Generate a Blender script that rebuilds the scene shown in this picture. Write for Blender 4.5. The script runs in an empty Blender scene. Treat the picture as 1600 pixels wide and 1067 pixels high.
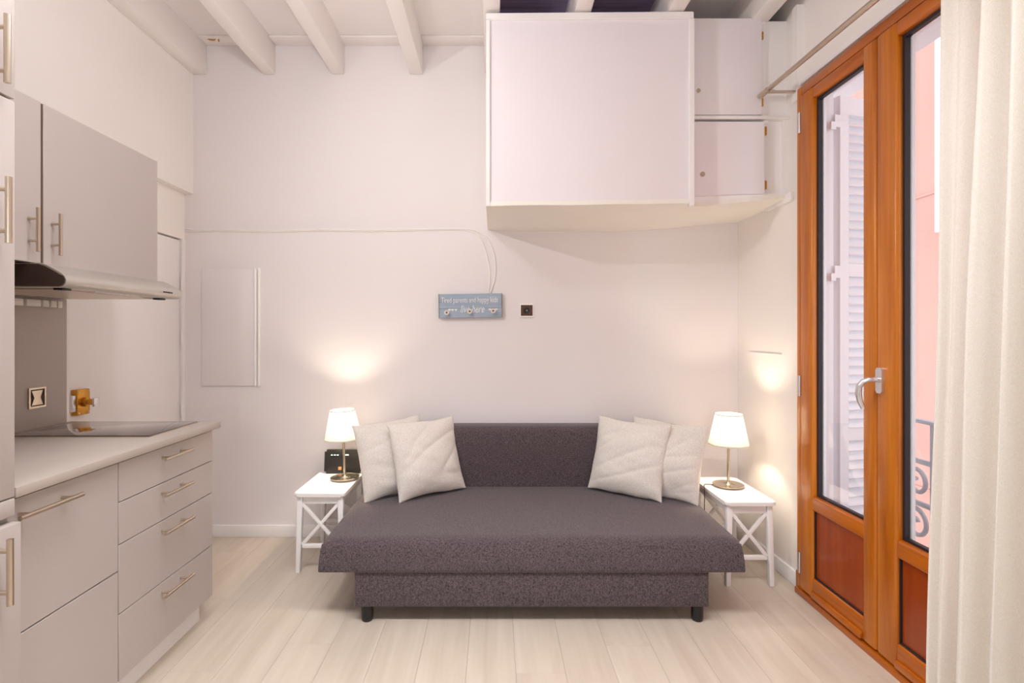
import bpy, bmesh, math, random
from mathutils import Vector, Matrix, noise

random.seed(7)
scene = bpy.context.scene
COL = scene.collection

# ------------------------------------------------------------------ camera
EYE = 1.278
cam_data = bpy.data.cameras.new('camera')
cam_data.sensor_width = 36.0
cam_data.lens = 36.0 * 840.0 / 1600.0
cam_data.shift_x = 28.0 / 1600.0
cam_data.shift_y = -13.5 / 1600.0
cam_data.clip_start = 0.05
cam = bpy.data.objects.new('camera', cam_data)
cam.location = (0, 0, EYE)
cam.rotation_euler = (math.pi / 2, 0, 0)
COL.objects.link(cam)
scene.camera = cam

# ------------------------------------------------------------------ sky (overcast, even)
world = bpy.data.worlds.new('world')
scene.world = world
world.use_nodes = True
bg = world.node_tree.nodes['Background']
bg.inputs['Color'].default_value = (0.86, 0.94, 1.0, 1)
bg.inputs['Strength'].default_value = 3.0

# ------------------------------------------------------------------ large lights
def area_light(name, loc, rot, sx, sy, power, col):
    d = bpy.data.lights.new(name, 'AREA')
    d.shape = 'RECTANGLE'; d.size = sx; d.size_y = sy
    d.energy = power; d.color = col
    o = bpy.data.objects.new(name, d)
    o.location = loc; o.rotation_euler = rot
    COL.objects.link(o)
    return o

# added frontal fill, shining in through the opening behind the camera
area_light('rear_fill', (0.0, -2.30, 1.575), (math.radians(90), 0, 0), 1.25, 1.2, 17, (0.92, 0.965, 1.0))
# added overhead fill for the floor and sofa top, out of view
area_light('overhead_fill', (0.0, 1.05, 2.80), (0, 0, 0), 2.2, 0.5, 34, (0.95, 0.975, 1.0)).data.spread = math.radians(115)

scene.view_settings.view_transform = 'Standard'
scene.view_settings.look = 'None'
scene.view_settings.exposure = -0.03
scene.view_settings.gamma = 1.0
scene.view_settings.use_curve_mapping = False
scene.cycles.max_bounces = 8
scene.cycles.use_adaptive_sampling = True
scene.cycles.adaptive_threshold = 0.04
scene.cycles.diffuse_bounces = 5
scene.cycles.glossy_bounces = 3
scene.cycles.transparent_max_bounces = 16
scene.cycles.sample_clamp_indirect = 8.0

# ------------------------------------------------------------------ materials
def srgb(r, g, b):
    def f(c):
        c /= 255.0
        return c / 12.92 if c <= 0.04045 else ((c + 0.055) / 1.055) ** 2.4
    return (f(r), f(g), f(b), 1.0)

def new_mat(name):
    m = bpy.data.materials.new(name)
    m.use_nodes = True
    nt = m.node_tree
    return m, nt, nt.nodes['Principled BSDF'], nt.nodes['Material Output']

def mat(name, col, rough=0.5, metal=0.0, var=0.0, vscale=4.0, bump=0.0, bscale=60.0, stretch=(1, 1, 1),
        coat=0.0, spec=0.5, emit=None, estr=0.0, randobj=0.0):
    """plain paint-like surface: a colour with soft noise variation and a fine bump"""
    m, nt, p, out = new_mat(name)
    p.inputs['Roughness'].default_value = rough
    p.inputs['Metallic'].default_value = metal
    p.inputs['Specular IOR Level'].default_value = spec
    p.inputs['Coat Weight'].default_value = coat
    p.inputs['Coat Roughness'].default_value = 0.12
    tc = nt.nodes.new('ShaderNodeTexCoord')
    mp = nt.nodes.new('ShaderNodeMapping')
    mp.inputs['Scale'].default_value = stretch
    nt.links.new(tc.outputs['Object'], mp.inputs['Vector'])
    n = nt.nodes.new('ShaderNodeTexNoise')
    n.inputs['Scale'].default_value = vscale
    n.inputs['Detail'].default_value = 4
    nt.links.new(mp.outputs['Vector'], n.inputs['Vector'])
    ramp = nt.nodes.new('ShaderNodeValToRGB')
    e = ramp.color_ramp.elements
    e[0].position = 0.3; e[1].position = 0.7
    lo = tuple(max(0, c * (1 - var)) for c in col[:3]) + (1,)
    hi = tuple(min(1, c * (1 + var)) for c in col[:3]) + (1,)
    e[0].color = lo; e[1].color = hi
    nt.links.new(n.outputs['Fac'], ramp.inputs['Fac'])
    csock = ramp.outputs['Color']
    if randobj:
        oi = nt.nodes.new('ShaderNodeObjectInfo')
        hsv = nt.nodes.new('ShaderNodeHueSaturation')
        mr = nt.nodes.new('ShaderNodeMapRange')
        mr.inputs['To Min'].default_value = 1 - randobj
        mr.inputs['To Max'].default_value = 1 + randobj
        nt.links.new(oi.outputs['Random'], mr.inputs['Value'])
        nt.links.new(mr.outputs['Result'], hsv.inputs['Value'])
        nt.links.new(csock, hsv.inputs['Color'])
        csock = hsv.outputs['Color']
    nt.links.new(csock, p.inputs['Base Color'])
    if bump:
        b = nt.nodes.new('ShaderNodeTexNoise')
        b.inputs['Scale'].default_value = bscale
        b.inputs['Detail'].default_value = 3
        nt.links.new(mp.outputs['Vector'], b.inputs['Vector'])
        bp = nt.nodes.new('ShaderNodeBump')
        bp.inputs['Strength'].default_value = bump
        bp.inputs['Distance'].default_value = 0.01
        nt.links.new(b.outputs['Fac'], bp.inputs['Height'])
        nt.links.new(bp.outputs['Normal'], p.inputs['Normal'])
    if emit:
        p.inputs['Emission Color'].default_value = emit
        p.inputs['Emission Strength'].default_value = estr
    return m

def wood_mat(name, c_dark, c_light, axis, rough=0.35, coat=0.3, scale=1.0, contrast=1.0, randobj=0.0, bump=0.05, knots=False):
    """grain running along one axis"""
    m, nt, p, out = new_mat(name)
    p.inputs['Roughness'].default_value = rough
    p.inputs['Coat Weight'].default_value = coat
    p.inputs['Coat Roughness'].default_value = 0.15
    L = nt.links
    tc = nt.nodes.new('ShaderNodeTexCoord')
    oi = nt.nodes.new('ShaderNodeObjectInfo')
    off = nt.nodes.new('ShaderNodeVectorMath'); off.operation = 'MULTIPLY_ADD'
    off.inputs[1].default_value = (7.3, 11.9, 5.1)
    L.new(oi.outputs['Random'], off.inputs[0])
    L.new(tc.outputs['Object'], off.inputs[2])
    mp = nt.nodes.new('ShaderNodeMapping')
    s = [22 * scale, 22 * scale, 22 * scale]; s[axis] = 1.4 * scale
    mp.inputs['Scale'].default_value = s
    L.new(off.outputs[0], mp.inputs['Vector'])
    warp = nt.nodes.new('ShaderNodeTexNoise'); warp.inputs['Scale'].default_value = 0.22
    warp.inputs['Detail'].default_value = 2
    L.new(mp.outputs['Vector'], warp.inputs['Vector'])
    add = nt.nodes.new('ShaderNodeVectorMath'); add.operation = 'MULTIPLY_ADD'
    add.inputs[1].default_value = (3.0, 3.0, 3.0)
    L.new(warp.outputs['Color'], add.inputs[0]); L.new(mp.outputs['Vector'], add.inputs[2])
    n1 = nt.nodes.new('ShaderNodeTexNoise'); n1.inputs['Scale'].default_value = 0.9
    n1.inputs['Detail'].default_value = 6; n1.inputs['Roughness'].default_value = 0.62
    L.new(add.outputs[0], n1.inputs['Vector'])
    ramp = nt.nodes.new('ShaderNodeValToRGB')
    e = ramp.color_ramp.elements
    e[0].position = 0.5 - 0.22 / contrast; e[1].position = 0.5 + 0.2 / contrast
    e[0].color = c_dark; e[1].color = c_light
    L.new(n1.outputs['Fac'], ramp.inputs['Fac'])
    cs = ramp.outputs['Color']
    if randobj:
        hsv = nt.nodes.new('ShaderNodeHueSaturation')
        mr = nt.nodes.new('ShaderNodeMapRange')
        mr.inputs['To Min'].default_value = 1 - randobj; mr.inputs['To Max'].default_value = 1 + randobj
        L.new(oi.outputs['Random'], mr.inputs['Value']); L.new(mr.outputs['Result'], hsv.inputs['Value'])
        L.new(cs, hsv.inputs['Color']); cs = hsv.outputs['Color']
    L.new(cs, p.inputs['Base Color'])
    bp = nt.nodes.new('ShaderNodeBump'); bp.inputs['Strength'].default_value = bump; bp.inputs['Distance'].default_value = 0.004
    L.new(n1.outputs['Fac'], bp.inputs['Height']); L.new(bp.outputs['Normal'], p.inputs['Normal'])
    return m

def fabric_mat(name, c1, c2, wscale, rough=0.95, bump=0.4, mottle=0.0, sheen=0.3, transl=0.0):
    """woven cloth: crossed threads with flecks"""
    m, nt, p, out = new_mat(name)
    L = nt.links
    p.inputs['Roughness'].default_value = rough
    p.inputs['Specular IOR Level'].default_value = 0.15
    p.inputs['Sheen Weight'].default_value = sheen
    tc = nt.nodes.new('ShaderNodeTexCoord')
    n = nt.nodes.new('ShaderNodeTexNoise'); n.inputs['Scale'].default_value = wscale
    n.inputs['Detail'].default_value = 3; n.inputs['Roughness'].default_value = 0.7
    mp = nt.nodes.new('ShaderNodeMapping'); mp.inputs['Scale'].default_value = (0.45, 1, 1.6)
    L.new(tc.outputs['Object'], mp.inputs['Vector']); L.new(mp.outputs['Vector'], n.inputs['Vector'])
    n2 = nt.nodes.new('ShaderNodeTexNoise'); n2.inputs['Scale'].default_value = wscale
    n2.inputs['Detail'].default_value = 2
    mp2 = nt.nodes.new('ShaderNodeMapping'); mp2.inputs['Scale'].default_value = (1.6, 0.8, 0.4)
    L.new(tc.outputs['Object'], mp2.inputs['Vector']); L.new(mp2.outputs['Vector'], n2.inputs['Vector'])
    ad = nt.nodes.new('ShaderNodeMath'); ad.operation = 'ADD'
    L.new(n.outputs['Fac'], ad.inputs[0]); L.new(n2.outputs['Fac'], ad.inputs[1])
    mr = nt.nodes.new('ShaderNodeMapRange')
    mr.inputs['From Min'].default_value = 0.8; mr.inputs['From Max'].default_value = 1.2
    L.new(ad.outputs[0], mr.inputs['Value'])
    mix = nt.nodes.new('ShaderNodeMix'); mix.data_type = 'RGBA'
    mix.inputs['A'].default_value = c1; mix.inputs['B'].default_value = c2
    L.new(mr.outputs['Result'], mix.inputs['Factor'])
    L.new(mix.outputs['Result'], p.inputs['Base Color'])
    bp = nt.nodes.new('ShaderNodeBump'); bp.inputs['Strength'].default_value = bump; bp.inputs['Distance'].default_value = 0.003
    L.new(ad.outputs[0], bp.inputs['Height']); L.new(bp.outputs['Normal'], p.inputs['Normal'])
    if transl:
        t = nt.nodes.new('ShaderNodeBsdfTranslucent')
        L.new(mix.outputs['Result'], t.inputs['Color'])
        ms = nt.nodes.new('ShaderNodeMixShader'); ms.inputs['Fac'].default_value = transl
        L.new(p.outputs[0], ms.inputs[1]); L.new(t.outputs[0], ms.inputs[2]); L.new(ms.outputs[0], out.inputs['Surface'])
    return m

def glass_mat(name, tint=(1, 1, 1, 1)):
    m, nt, p, out = new_mat(name)
    nt.nodes.remove(p)
    L = nt.links
    tr = nt.nodes.new('ShaderNodeBsdfTransparent'); tr.inputs['Color'].default_value = tint
    gl = nt.nodes.new('ShaderNodeBsdfGlossy'); gl.inputs['Roughness'].default_value = 0.02
    fr = nt.nodes.new('ShaderNodeFresnel')
    ge = nt.nodes.new('ShaderNodeNewGeometry')          # same reflectance from either face of the pane
    io = nt.nodes.new('ShaderNodeMapRange')
    io.inputs['To Min'].default_value = 1.45; io.inputs['To Max'].default_value = 1 / 1.45
    L.new(ge.outputs['Backfacing'], io.inputs['Value']); L.new(io.outputs['Result'], fr.inputs['IOR'])
    ms = nt.nodes.new('ShaderNodeMixShader')
    L.new(fr.outputs[0], ms.inputs['Fac']); L.new(tr.outputs[0], ms.inputs[1]); L.new(gl.outputs[0], ms.inputs[2])
    L.new(ms.outputs[0], out.inputs['Surface'])
    return m

M = {}
M['wall'] = mat('wall_plaster', srgb(238, 231, 232), 0.75, var=0.012, vscale=1.3, bump=0.10, bscale=9, spec=0.25)
M['wall_side'] = mat('side_wall_plaster', srgb(248, 242, 238), 0.7, var=0.012, vscale=1.6, bump=0.14, bscale=8, spec=0.3)
M['ceil'] = mat('ceiling_paint', srgb(246, 239, 237), 0.7, var=0.015, vscale=3, bump=0.12, bscale=14, spec=0.25)
M['beam'] = mat('beam_paint', srgb(244, 237, 233), 0.55, var=0.012, vscale=5, bump=0.15, bscale=18, stretch=(1, 0.25, 1))
M['white'] = mat('white_paint', srgb(249, 245, 244), 0.45, var=0.01, vscale=6, bump=0.04, bscale=25)
M['white_lav'] = mat('box_front_paint', srgb(243, 236, 240), 0.5, var=0.012, vscale=3, bump=0.06, bscale=12)
M['cream'] = mat('cream_plaster', srgb(247, 242, 234), 0.7, var=0.015, vscale=3, bump=0.12, bscale=10)
M['void'] = mat('bare_dark_boards', srgb(176, 156, 190), 0.7, var=0.3, vscale=6, stretch=(0.4, 6, 1), bump=0.2, bscale=20)
M['plank'] = wood_mat('pale_laminate', srgb(196, 180, 163), srgb(219, 206, 191), 1, rough=0.38, coat=0.12, scale=0.8, contrast=0.75, randobj=0.012, bump=0.03)
M['subfloor'] = mat('joint_dark', srgb(176, 150, 126), 0.8)
M['front'] = mat('taupe_laminate', srgb(185, 174, 169), 0.38, var=0.008, vscale=1.5, bump=0.015, bscale=120)
M['carcass'] = mat('cabinet_carcass', srgb(168, 156, 151), 0.5, var=0.01)
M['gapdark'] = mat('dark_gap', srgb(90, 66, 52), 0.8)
M['worktop'] = mat('worktop_laminate', srgb(176, 163, 154), 0.4, var=0.03, vscale=9, stretch=(1, 0.3, 1), bump=0.02, bscale=80)
M['splash'] = mat('splashback_laminate', srgb(178, 166, 158), 0.35, var=0.015, vscale=3)
M['steel'] = mat('brushed_nickel', srgb(205, 190, 172), 0.32, metal=1.0, var=0.03, vscale=30, stretch=(1, 1, 0.1))
M['silver'] = mat('hood_silver', srgb(200, 194, 186), 0.36, metal=0.75, var=0.01)
M['chrome'] = mat('handle_satin', srgb(222, 220, 222), 0.25, metal=0.85)
M['brass'] = mat('brass', srgb(206, 150, 62), 0.3, metal=0.9, var=0.06, vscale=30)
M['nickel'] = mat('lamp_nickel', srgb(200, 188, 168), 0.25, metal=0.95)
M['hoodend'] = mat('hood_end_cap', srgb(60, 44, 36), 0.5, var=0.05)
M['black'] = mat('black_plastic', srgb(26, 24, 24), 0.35, var=0.05)
M['hob'] = mat('hob_glass', srgb(58, 44, 36), 0.04, var=0.02, coat=1.0, spec=0.8)
M['rubber'] = mat('dark_gasket', srgb(38, 30, 38), 0.5)
M['sofa'] = fabric_mat('charcoal_weave', srgb(50, 44, 51), srgb(112, 97, 99), 290, bump=0.35, sheen=0.25)
M['linen'] = fabric_mat('linen', srgb(214, 204, 196), srgb(236, 229, 222), 300, bump=0.25)
M['curtain'] = fabric_mat('curtain_linen', srgb(242, 234, 224), srgb(252, 248, 241), 480, bump=0.15, sheen=0.1, transl=0.28)
M['wood_v'] = wood_mat('varnished_wood_upright', srgb(158, 74, 0), srgb(220, 130, 10), 2, rough=0.34, coat=0.22, contrast=0.8)
M['wood_h'] = wood_mat('varnished_wood_crosswise', srgb(150, 68, 2), srgb(208, 114, 14), 1, rough=0.34, coat=0.22, contrast=0.8)
M['wood_p'] = wood_mat('varnished_wood_panel', srgb(134, 44, 6), srgb(176, 78, 14), 2, rough=0.32, coat=0.3, contrast=0.6)
M['glass'] = glass_mat('clear_glass')
M['shutter'] = mat('shutter_paint', srgb(236, 240, 246), 0.5, var=0.01)
M['coral'] = mat('coral_render', srgb(186, 134, 122), 0.85, var=0.05, vscale=0.7, bump=0.1, bscale=6)
M['soffit'] = mat('balcony_soffit', srgb(214, 214, 220), 0.8, var=0.02)
M['street'] = mat('street_stone', srgb(150, 146, 140), 0.9, var=0.1)
M['iron'] = mat('grey_iron_paint', srgb(184, 196, 206), 0.5, var=0.05, vscale=20)
M['sign'] = wood_mat('sign_blue_board', srgb(140, 156, 176), srgb(176, 190, 206), 0, rough=0.7, coat=0, scale=1.2, contrast=0.8)
M['signedge'] = mat('sign_edge', srgb(128, 122, 116), 0.8, var=0.1)
M['print'] = mat('white_print', srgb(238, 236, 236), 0.7)
M['knobw'] = mat('knob_ceramic', srgb(226, 220, 212), 0.3)
M['socketb'] = mat('socket_brown', srgb(98, 56, 30), 0.5, var=0.2, vscale=40)
M['orange'] = mat('orange_print', srgb(250, 150, 80), 0.5)
M['led'] = mat('led', (0.8, 1, 0.95, 1), 0.5, emit=(0.75, 1.0, 0.95, 1), estr=2.5)
M['bulb'] = mat('bulb_glow', (1, 0.9, 0.75, 1), 0.5, emit=(1.0, 0.80, 0.52, 1), estr=9.0)
M['globe'] = mat('fill_globe_glow', (1, 0.95, 0.9, 1), 0.5, emit=(1.0, 0.93, 0.84, 1), estr=8.0)  # glow of the globe added as fill

M['diffuser'] = mat('fill_diffuser_glow', (1, 0.97, 0.94, 1), 0.5, emit=(1.0, 0.98, 0.95, 1), estr=0.8)  # faint glow of the added overhead fill fixture

def shade_mat():
    m, nt, p, out = new_mat('pleated_shade_cloth')
    L = nt.links
    col = srgb(236, 230, 218)
    tc = nt.nodes.new('ShaderNodeTexCoord')
    n = nt.nodes.new('ShaderNodeTexNoise'); n.inputs['Scale'].default_value = 90
    L.new(tc.outputs['Object'], n.inputs['Vector'])
    mr = nt.nodes.new('ShaderNodeMix'); mr.data_type = 'RGBA'
    mr.inputs['A'].default_value = srgb(228, 221, 208); mr.inputs['B'].default_value = col
    L.new(n.outputs['Fac'], mr.inputs['Factor'])
    L.new(mr.outputs['Result'], p.inputs['Base Color'])
    p.inputs['Roughness'].default_value = 0.9
    t = nt.nodes.new('ShaderNodeBsdfTranslucent')
    L.new(mr.outputs['Result'], t.inputs['Color'])
    ms = nt.nodes.new('ShaderNodeMixShader'); ms.inputs['Fac'].default_value = 0.12
    L.new(p.outputs[0], ms.inputs[1]); L.new(t.outputs[0], ms.inputs[2]); L.new(ms.outputs[0], out.inputs['Surface'])
    return m
M['shade'] = shade_mat()

# ------------------------------------------------------------------ mesh helpers
WP = {}      # world position of each unrotated parent

def empty(name, loc=(0, 0, 0)):
    o = bpy.data.objects.new(name, None)
    o.empty_display_size = 0.05
    o.location = loc
    COL.objects.link(o)
    WP[o] = Vector(loc)
    return o

def tag(o, label=None, cat=None, group=None, kind=None):
    if label: o['label'] = label
    if cat: o['category'] = cat
    if group: o['group'] = group
    if kind: o['kind'] = kind
    return o

def thing(name, loc, label, cat, group=None):
    return tag(empty(name, loc), label, cat, group)

def finish(name, bm, material, parent=None, smooth=False, centre=True):
    """world-space bmesh -> one object whose origin is its own middle"""
    bmesh.ops.recalc_face_normals(bm, faces=bm.faces)
    if centre:
        xs = [v.co for v in bm.verts]
        c = Vector([(min(p[i] for p in xs) + max(p[i] for p in xs)) / 2 for i in range(3)])
    else:
        c = WP[parent].copy() if parent in WP else Vector((0, 0, 0))
    for v in bm.verts: v.co -= c
    me = bpy.data.meshes.new(name)
    bm.to_mesh(me); bm.free()
    if smooth:
        for p in me.polygons: p.use_smooth = True
        if smooth is not True:
            me.set_sharp_from_angle(angle=math.radians(smooth))
    o = bpy.data.objects.new(name, me)
    if material is not None:
        me.materials.append(M[material] if isinstance(material, str) else material)
    COL.objects.link(o)
    if parent is not None:
        o.parent = parent
        o.location = c - WP[parent]
    else:
        o.location = c
    WP[o] = c
    return o

def b_box(bm, x0, x1, y0, y1, z0, z1, bev=0.0, seg=2):
    r = bmesh.ops.create_cube(bm, size=1.0)
    vs = r['verts']
    for v in vs:
        v.co = Vector((x0 + (v.co.x + .5) * (x1 - x0), y0 + (v.co.y + .5) * (y1 - y0), z0 + (v.co.z + .5) * (z1 - z0)))
    if bev > 0:
        es = list({e for v in vs for e in v.link_edges})
        bmesh.ops.bevel(bm, geom=es, offset=bev, segments=seg, affect='EDGES', profile=0.5)

def box(name, x0, x1, y0, y1, z0, z1, material, parent=None, bev=0.0, seg=2):
    bm = bmesh.new()
    b_box(bm, x0, x1, y0, y1, z0, z1, bev, seg)
    return finish(name, bm, material, parent, smooth=40 if bev else False)

def multi(name, boxes, material, parent=None, bev=0.0):
    bm = bmesh.new()
    for b in boxes: b_box(bm, *b, bev=bev)
    return finish(name, bm, material, parent)

def b_tube(bm, pts, rad, n=10, caps=True):
    pts = [Vector(p) for p in pts]
    rads = rad if isinstance(rad, (list, tuple)) else [rad] * len(pts)
    rings = []
    up = None
    for i, p in enumerate(pts):
        if i == 0: t = pts[1] - pts[0]
        elif i == len(pts) - 1: t = pts[-1] - pts[-2]
        else: t = (pts[i + 1] - pts[i]).normalized() + (pts[i] - pts[i - 1]).normalized()
        t.normalize()
        if up is None:
            up = Vector((0, 0, 1)) if abs(t.z) < 0.9 else Vector((1, 0, 0))
        a = t.cross(up)
        if a.length < 1e-5: a = t.cross(Vector((0, 1, 0)))
        a.normalize()
        b = a.cross(t).normalized()
        up = b
        rings.append([bm.verts.new(p + rads[i] * (math.cos(2 * math.pi * k / n) * a + math.sin(2 * math.pi * k / n) * b)) for k in range(n)])
    for r0, r1 in zip(rings, rings[1:]):
        for k in range(n):
            bm.faces.new((r0[k], r0[(k + 1) % n], r1[(k + 1) % n], r1[k]))
    if caps:
        bm.faces.new(rings[0][::-1]); bm.faces.new(rings[-1])

def tube(name, pts, rad, material, parent=None, n=10):
    bm = bmesh.new(); b_tube(bm, pts, rad, n)
    return finish(name, bm, material, parent, smooth=50)

def b_lathe(bm, prof, cx, cy, cz, n=40, closed=False):
    rings = []
    for r, z in prof:
        if r < 1e-6:
            rings.append([bm.verts.new((cx, cy, cz + z))])
        else:
            rings.append([bm.verts.new((cx + r * math.cos(2 * math.pi * k / n), cy + r * math.sin(2 * math.pi * k / n), cz + z)) for k in range(n)])
    prs = list(zip(rings, rings[1:]))
    if closed: prs.append((rings[-1], rings[0]))
    for a, b in prs:
        for k in range(n):
            k2 = (k + 1) % n
            if len(a) == 1 and len(b) == 1: continue
            if len(a) == 1: bm.faces.new((a[0], b[k2], b[k]))
            elif len(b) == 1: bm.faces.new((a[k], a[k2], b[0]))
            else: bm.faces.new((a[k], a[k2], b[k2], b[k]))

def lathe(name, prof, c, material, parent=None, n=40, closed=False, rot=None):
    bm = bmesh.new(); b_lathe(bm, prof, 0, 0, 0, n, closed)
    if rot is not None: bmesh.ops.transform(bm, matrix=rot, verts=bm.verts)
    bmesh.ops.translate(bm, vec=Vector(c), verts=bm.verts)
    return finish(name, bm, material, parent, smooth=40)

RX = Matrix.Rotation(math.radians(90), 4, 'X')     # local +z -> -y (towards the camera)
RY = Matrix.Rotation(math.radians(-90), 4, 'Y')    # local +z -> -x

def prism(name, poly, axis, a0, a1, material, parent=None, bev=0.0, smooth=35):
    """extrude a 2-D outline along an axis; poly is in the two other axes in order"""
    bm = bmesh.new()
    def P(u, v, w):
        return {0: (w, u, v), 1: (u, w, v), 2: (u, v, w)}[axis]
    A = [bm.verts.new(P(u, v, a0)) for u, v in poly]
    B = [bm.verts.new(P(u, v, a1)) for u, v in poly]
    n = len(poly)
    bm.faces.new(A); bm.faces.new(B[::-1])
    for k in range(n):
        bm.faces.new((A[k], B[k], B[(k + 1) % n], A[(k + 1) % n]))
    if bev:
        bmesh.ops.bevel(bm, geom=list(bm.edges), offset=bev, segments=2, affect='EDGES')
    return finish(name, bm, material, parent, smooth=smooth)

# ================================================================== THE ROOM
XL, XR, YB, YR, ZC = -1.90, 1.531, 3.376, -2.20, 3.10

# floor of separate planks
floor = tag(empty('floor', (0, 0, 0)), kind='structure')
box('floor_base', -1.98, 1.66, YR - .05, YB + .02, -0.06, -0.0075, 'subfloor', floor)
PW, PL = 0.187, 1.29
plank_cache = {}
ncol = int(math.ceil((1.66 + 1.98) / PW))
for i in range(ncol):
    x0 = -1.975 + i * PW
    start = YR - ((i * 0.43) % 1.0) * PL
    y = start
    while y < YB:
        y0, y1 = max(y, YR), min(y + PL, YB)
        if y1 - y0 > 0.05 and y1 > -0.4:
            ln = round(y1 - y0, 3)
            if ln not in plank_cache:
                bm = bmesh.new()
                b_box(bm, -PW / 2 + .0003, PW / 2 - .0003, -ln / 2 + .0003, ln / 2 - .0003, -0.0075, 0.0, bev=0.0005, seg=1)
                me = bpy.data.meshes.new('plank'); bm.to_mesh(me); bm.free()
                me.materials.append(M['plank'])
                plank_cache[ln] = me
            o = bpy.data.objects.new('plank', plank_cache[ln])
            COL.objects.link(o); o.parent = floor
            o.location = (x0 + PW / 2, (y0 + y1) / 2, 0)
        y += PL

def wall(name, boxes, material):
    return tag(multi(name, boxes, material), kind='structure')

wall('wall_back', [(-2.05, 1.66, YB, YB + .12, -0.06, ZC + .1)], 'wall')
# left wall: kitchen stretch, shallow recess with the entrance door, upper part standing a little proud
wall('wall_left', [(-2.06, XL, YR, 2.405, -0.06, 2.15),
                   (-2.06, -1.985, 2.405, YB, -0.06, 2.15),
                   (-2.06, -1.942, 2.405, YB, 1.862, 2.15),
                   (-2.06, -1.889, YR, YB, 2.15, ZC + .1)], 'wall_side')
DY0, DY1, DZ1 = 1.53, 2.66, 2.48       # french door opening
wall('wall_right', [(XR, 1.655, YR, DY0, -0.06, ZC + .1),
                    (XR, 1.655, DY1, YB, -0.06, ZC + .1),
                    (XR, 1.655, DY0, DY1, DZ1, ZC + .1)], 'wall_side')
# wall behind the camera, with an opening added for the fill light
wall('wall_rear', [(-2.06, -0.65, YR - .12, YR, -0.06, ZC + .1), (0.65, 1.66, YR - .12, YR, -0.06, ZC + .1),
                   (-0.65, 0.65, YR - .12, YR, -0.06, 0.95), (-0.65, 0.65, YR - .12, YR, 2.20, ZC + .1)], 'wall')

# ceiling with beams, boards and the bare dark patch over the loft box
ceiling = tag(empty('ceiling', (0, 0, ZC)), kind='structure')
box('ceiling_base', -2.06, 1.66, YR - .12, YB + .12, ZC + .004, ZC + .1, 'ceil', ceiling)
beam_x = [(-1.889, -1.802), (-1.447, -1.372), (-1.02, -0.938), (-0.53, -0.446), (-0.055, 0.03), (0.405, 0.49), (0.875, 0.96), (1.335, 1.43)]
for i, (a, b) in enumerate(beam_x):
    bm = bmesh.new()
    b_box(bm, a, b, YR, YB, 2.897, ZC + .004, bev=0.008, seg=2)
    bmesh.ops.subdivide_edges(bm, edges=[e for e in bm.edges if abs(e.verts[0].co.y - e.verts[1].co.y) > 1], cuts=24)
    for v in bm.verts:
        q = noise.noise(Vector((v.co.x * 3, v.co.y * 2.1, i * 7.7)))
        if v.co.z < ZC - .02: v.co.z += 0.006 * q
        v.co.x += 0.004 * noise.noise(Vector((i * 3.1, v.co.y * 1.7, v.co.z * 2)))
    finish('beam', bm, 'beam', ceiling, smooth=40)
gaps = [(beam_x[i][1], beam_x[i + 1][0]) for i in range(len(beam_x) - 1)] + [(1.43, XR)]
for i, (a, b) in enumerate(gaps):
    if i in (4, 5):
        box('dark_board', a, b, 2.30, YB, ZC - .012, ZC + .004, 'void', ceiling)
        box('ceiling_board', a, b, YR, 2.298, ZC - .012, ZC + .004, 'ceil', ceiling)
    else:
        box('edge_board', a, b, 3.275, YB, ZC - .02, ZC + .004, 'ceil', ceiling, bev=.003)
        box('ceiling_board', a, b, YR, 3.272, ZC - .008, ZC + .004, 'ceil', ceiling)

# baseboards
def baseboard(name, x0, x1, y0, y1):
    o = box(name, x0, x1, y0, y1, 0.0, 0.075, 'white', None, bev=.004)
    return tag(o, kind='structure')
baseboard('baseboard_back', -1.98, XR - .016, YB - .016, YB)
baseboard('baseboard_right', XR - .016, XR, 2.70, YB - .016)
# small worn wooden end of the skirting by the french door
tag(box('trim_1', XR - .017, XR, 2.665, 2.70, 0.0, 0.09, 'wood_v', None, bev=.003), kind='structure')
# pilaster strip and boxed lintel board over the french door
tag(multi('trim_2', [(XR - .035, XR, 2.655, 2.70, 2.43, 2.90), (XR - .02, XR, 1.2, 2.655, 2.50, 2.53)], 'white'), kind='structure')
tag(box('trim_3', XR - .02, XR, 2.74, 3.0, 1.955, 2.0, 'white', None, bev=.003), kind='structure')
# long thin ledge high on the right wall above the skirting
tag(box('trim_4', XR - .006, XR, 2.86, 3.22, 1.160, 1.164, 'wall_side', None, bev=.003), kind='structure')

# ---------------------------------------------------------------- entrance door (white, in the left wall)
d1 = tag(empty('door_1', (-1.96, 2.9, 0)), kind='structure')
box('door_leaf', -1.985, -1.950, 2.455, 3.335, 0.004, 1.853, 'white', d1, bev=.003)
multi('door_frame', [(-1.985, -1.940, 2.405, 2.449, 0, 1.862), (-1.985, -1.938, 3.341, YB, 0, 1.862)], 'white', d1)
for z in (0.35, 0.80, 1.245, 1.585):
    h = tube('door_hinge', [(-1.938, 3.338, z - .04), (-1.938, 3.338, z + .04)], .0075, 'white', d1, n=8)
lk = box('door_lock', -1.950, -1.918, 2.475, 2.555, 0.895, 1.015, 'brass', d1, bev=.006)
lathe('lock_knob', [(0.0, 0.055), (.012, .055), (.014, .05), (.014, .02), (.022, .018), (.022, 0), (0, 0)], (-1.918, 2.515, 0.955), 'brass', lk, n=20,
      rot=Matrix.Rotation(math.radians(90), 4, 'Y'))
box('knob_grip', -1.868, -1.858, 2.497, 2.533, 0.935, 0.975, 'chrome', lk, bev=.003)
box('strike_plate', -1.945, -1.922, 2.452, 2.472, 0.915, 0.99, 'chrome', lk, bev=.003)
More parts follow.
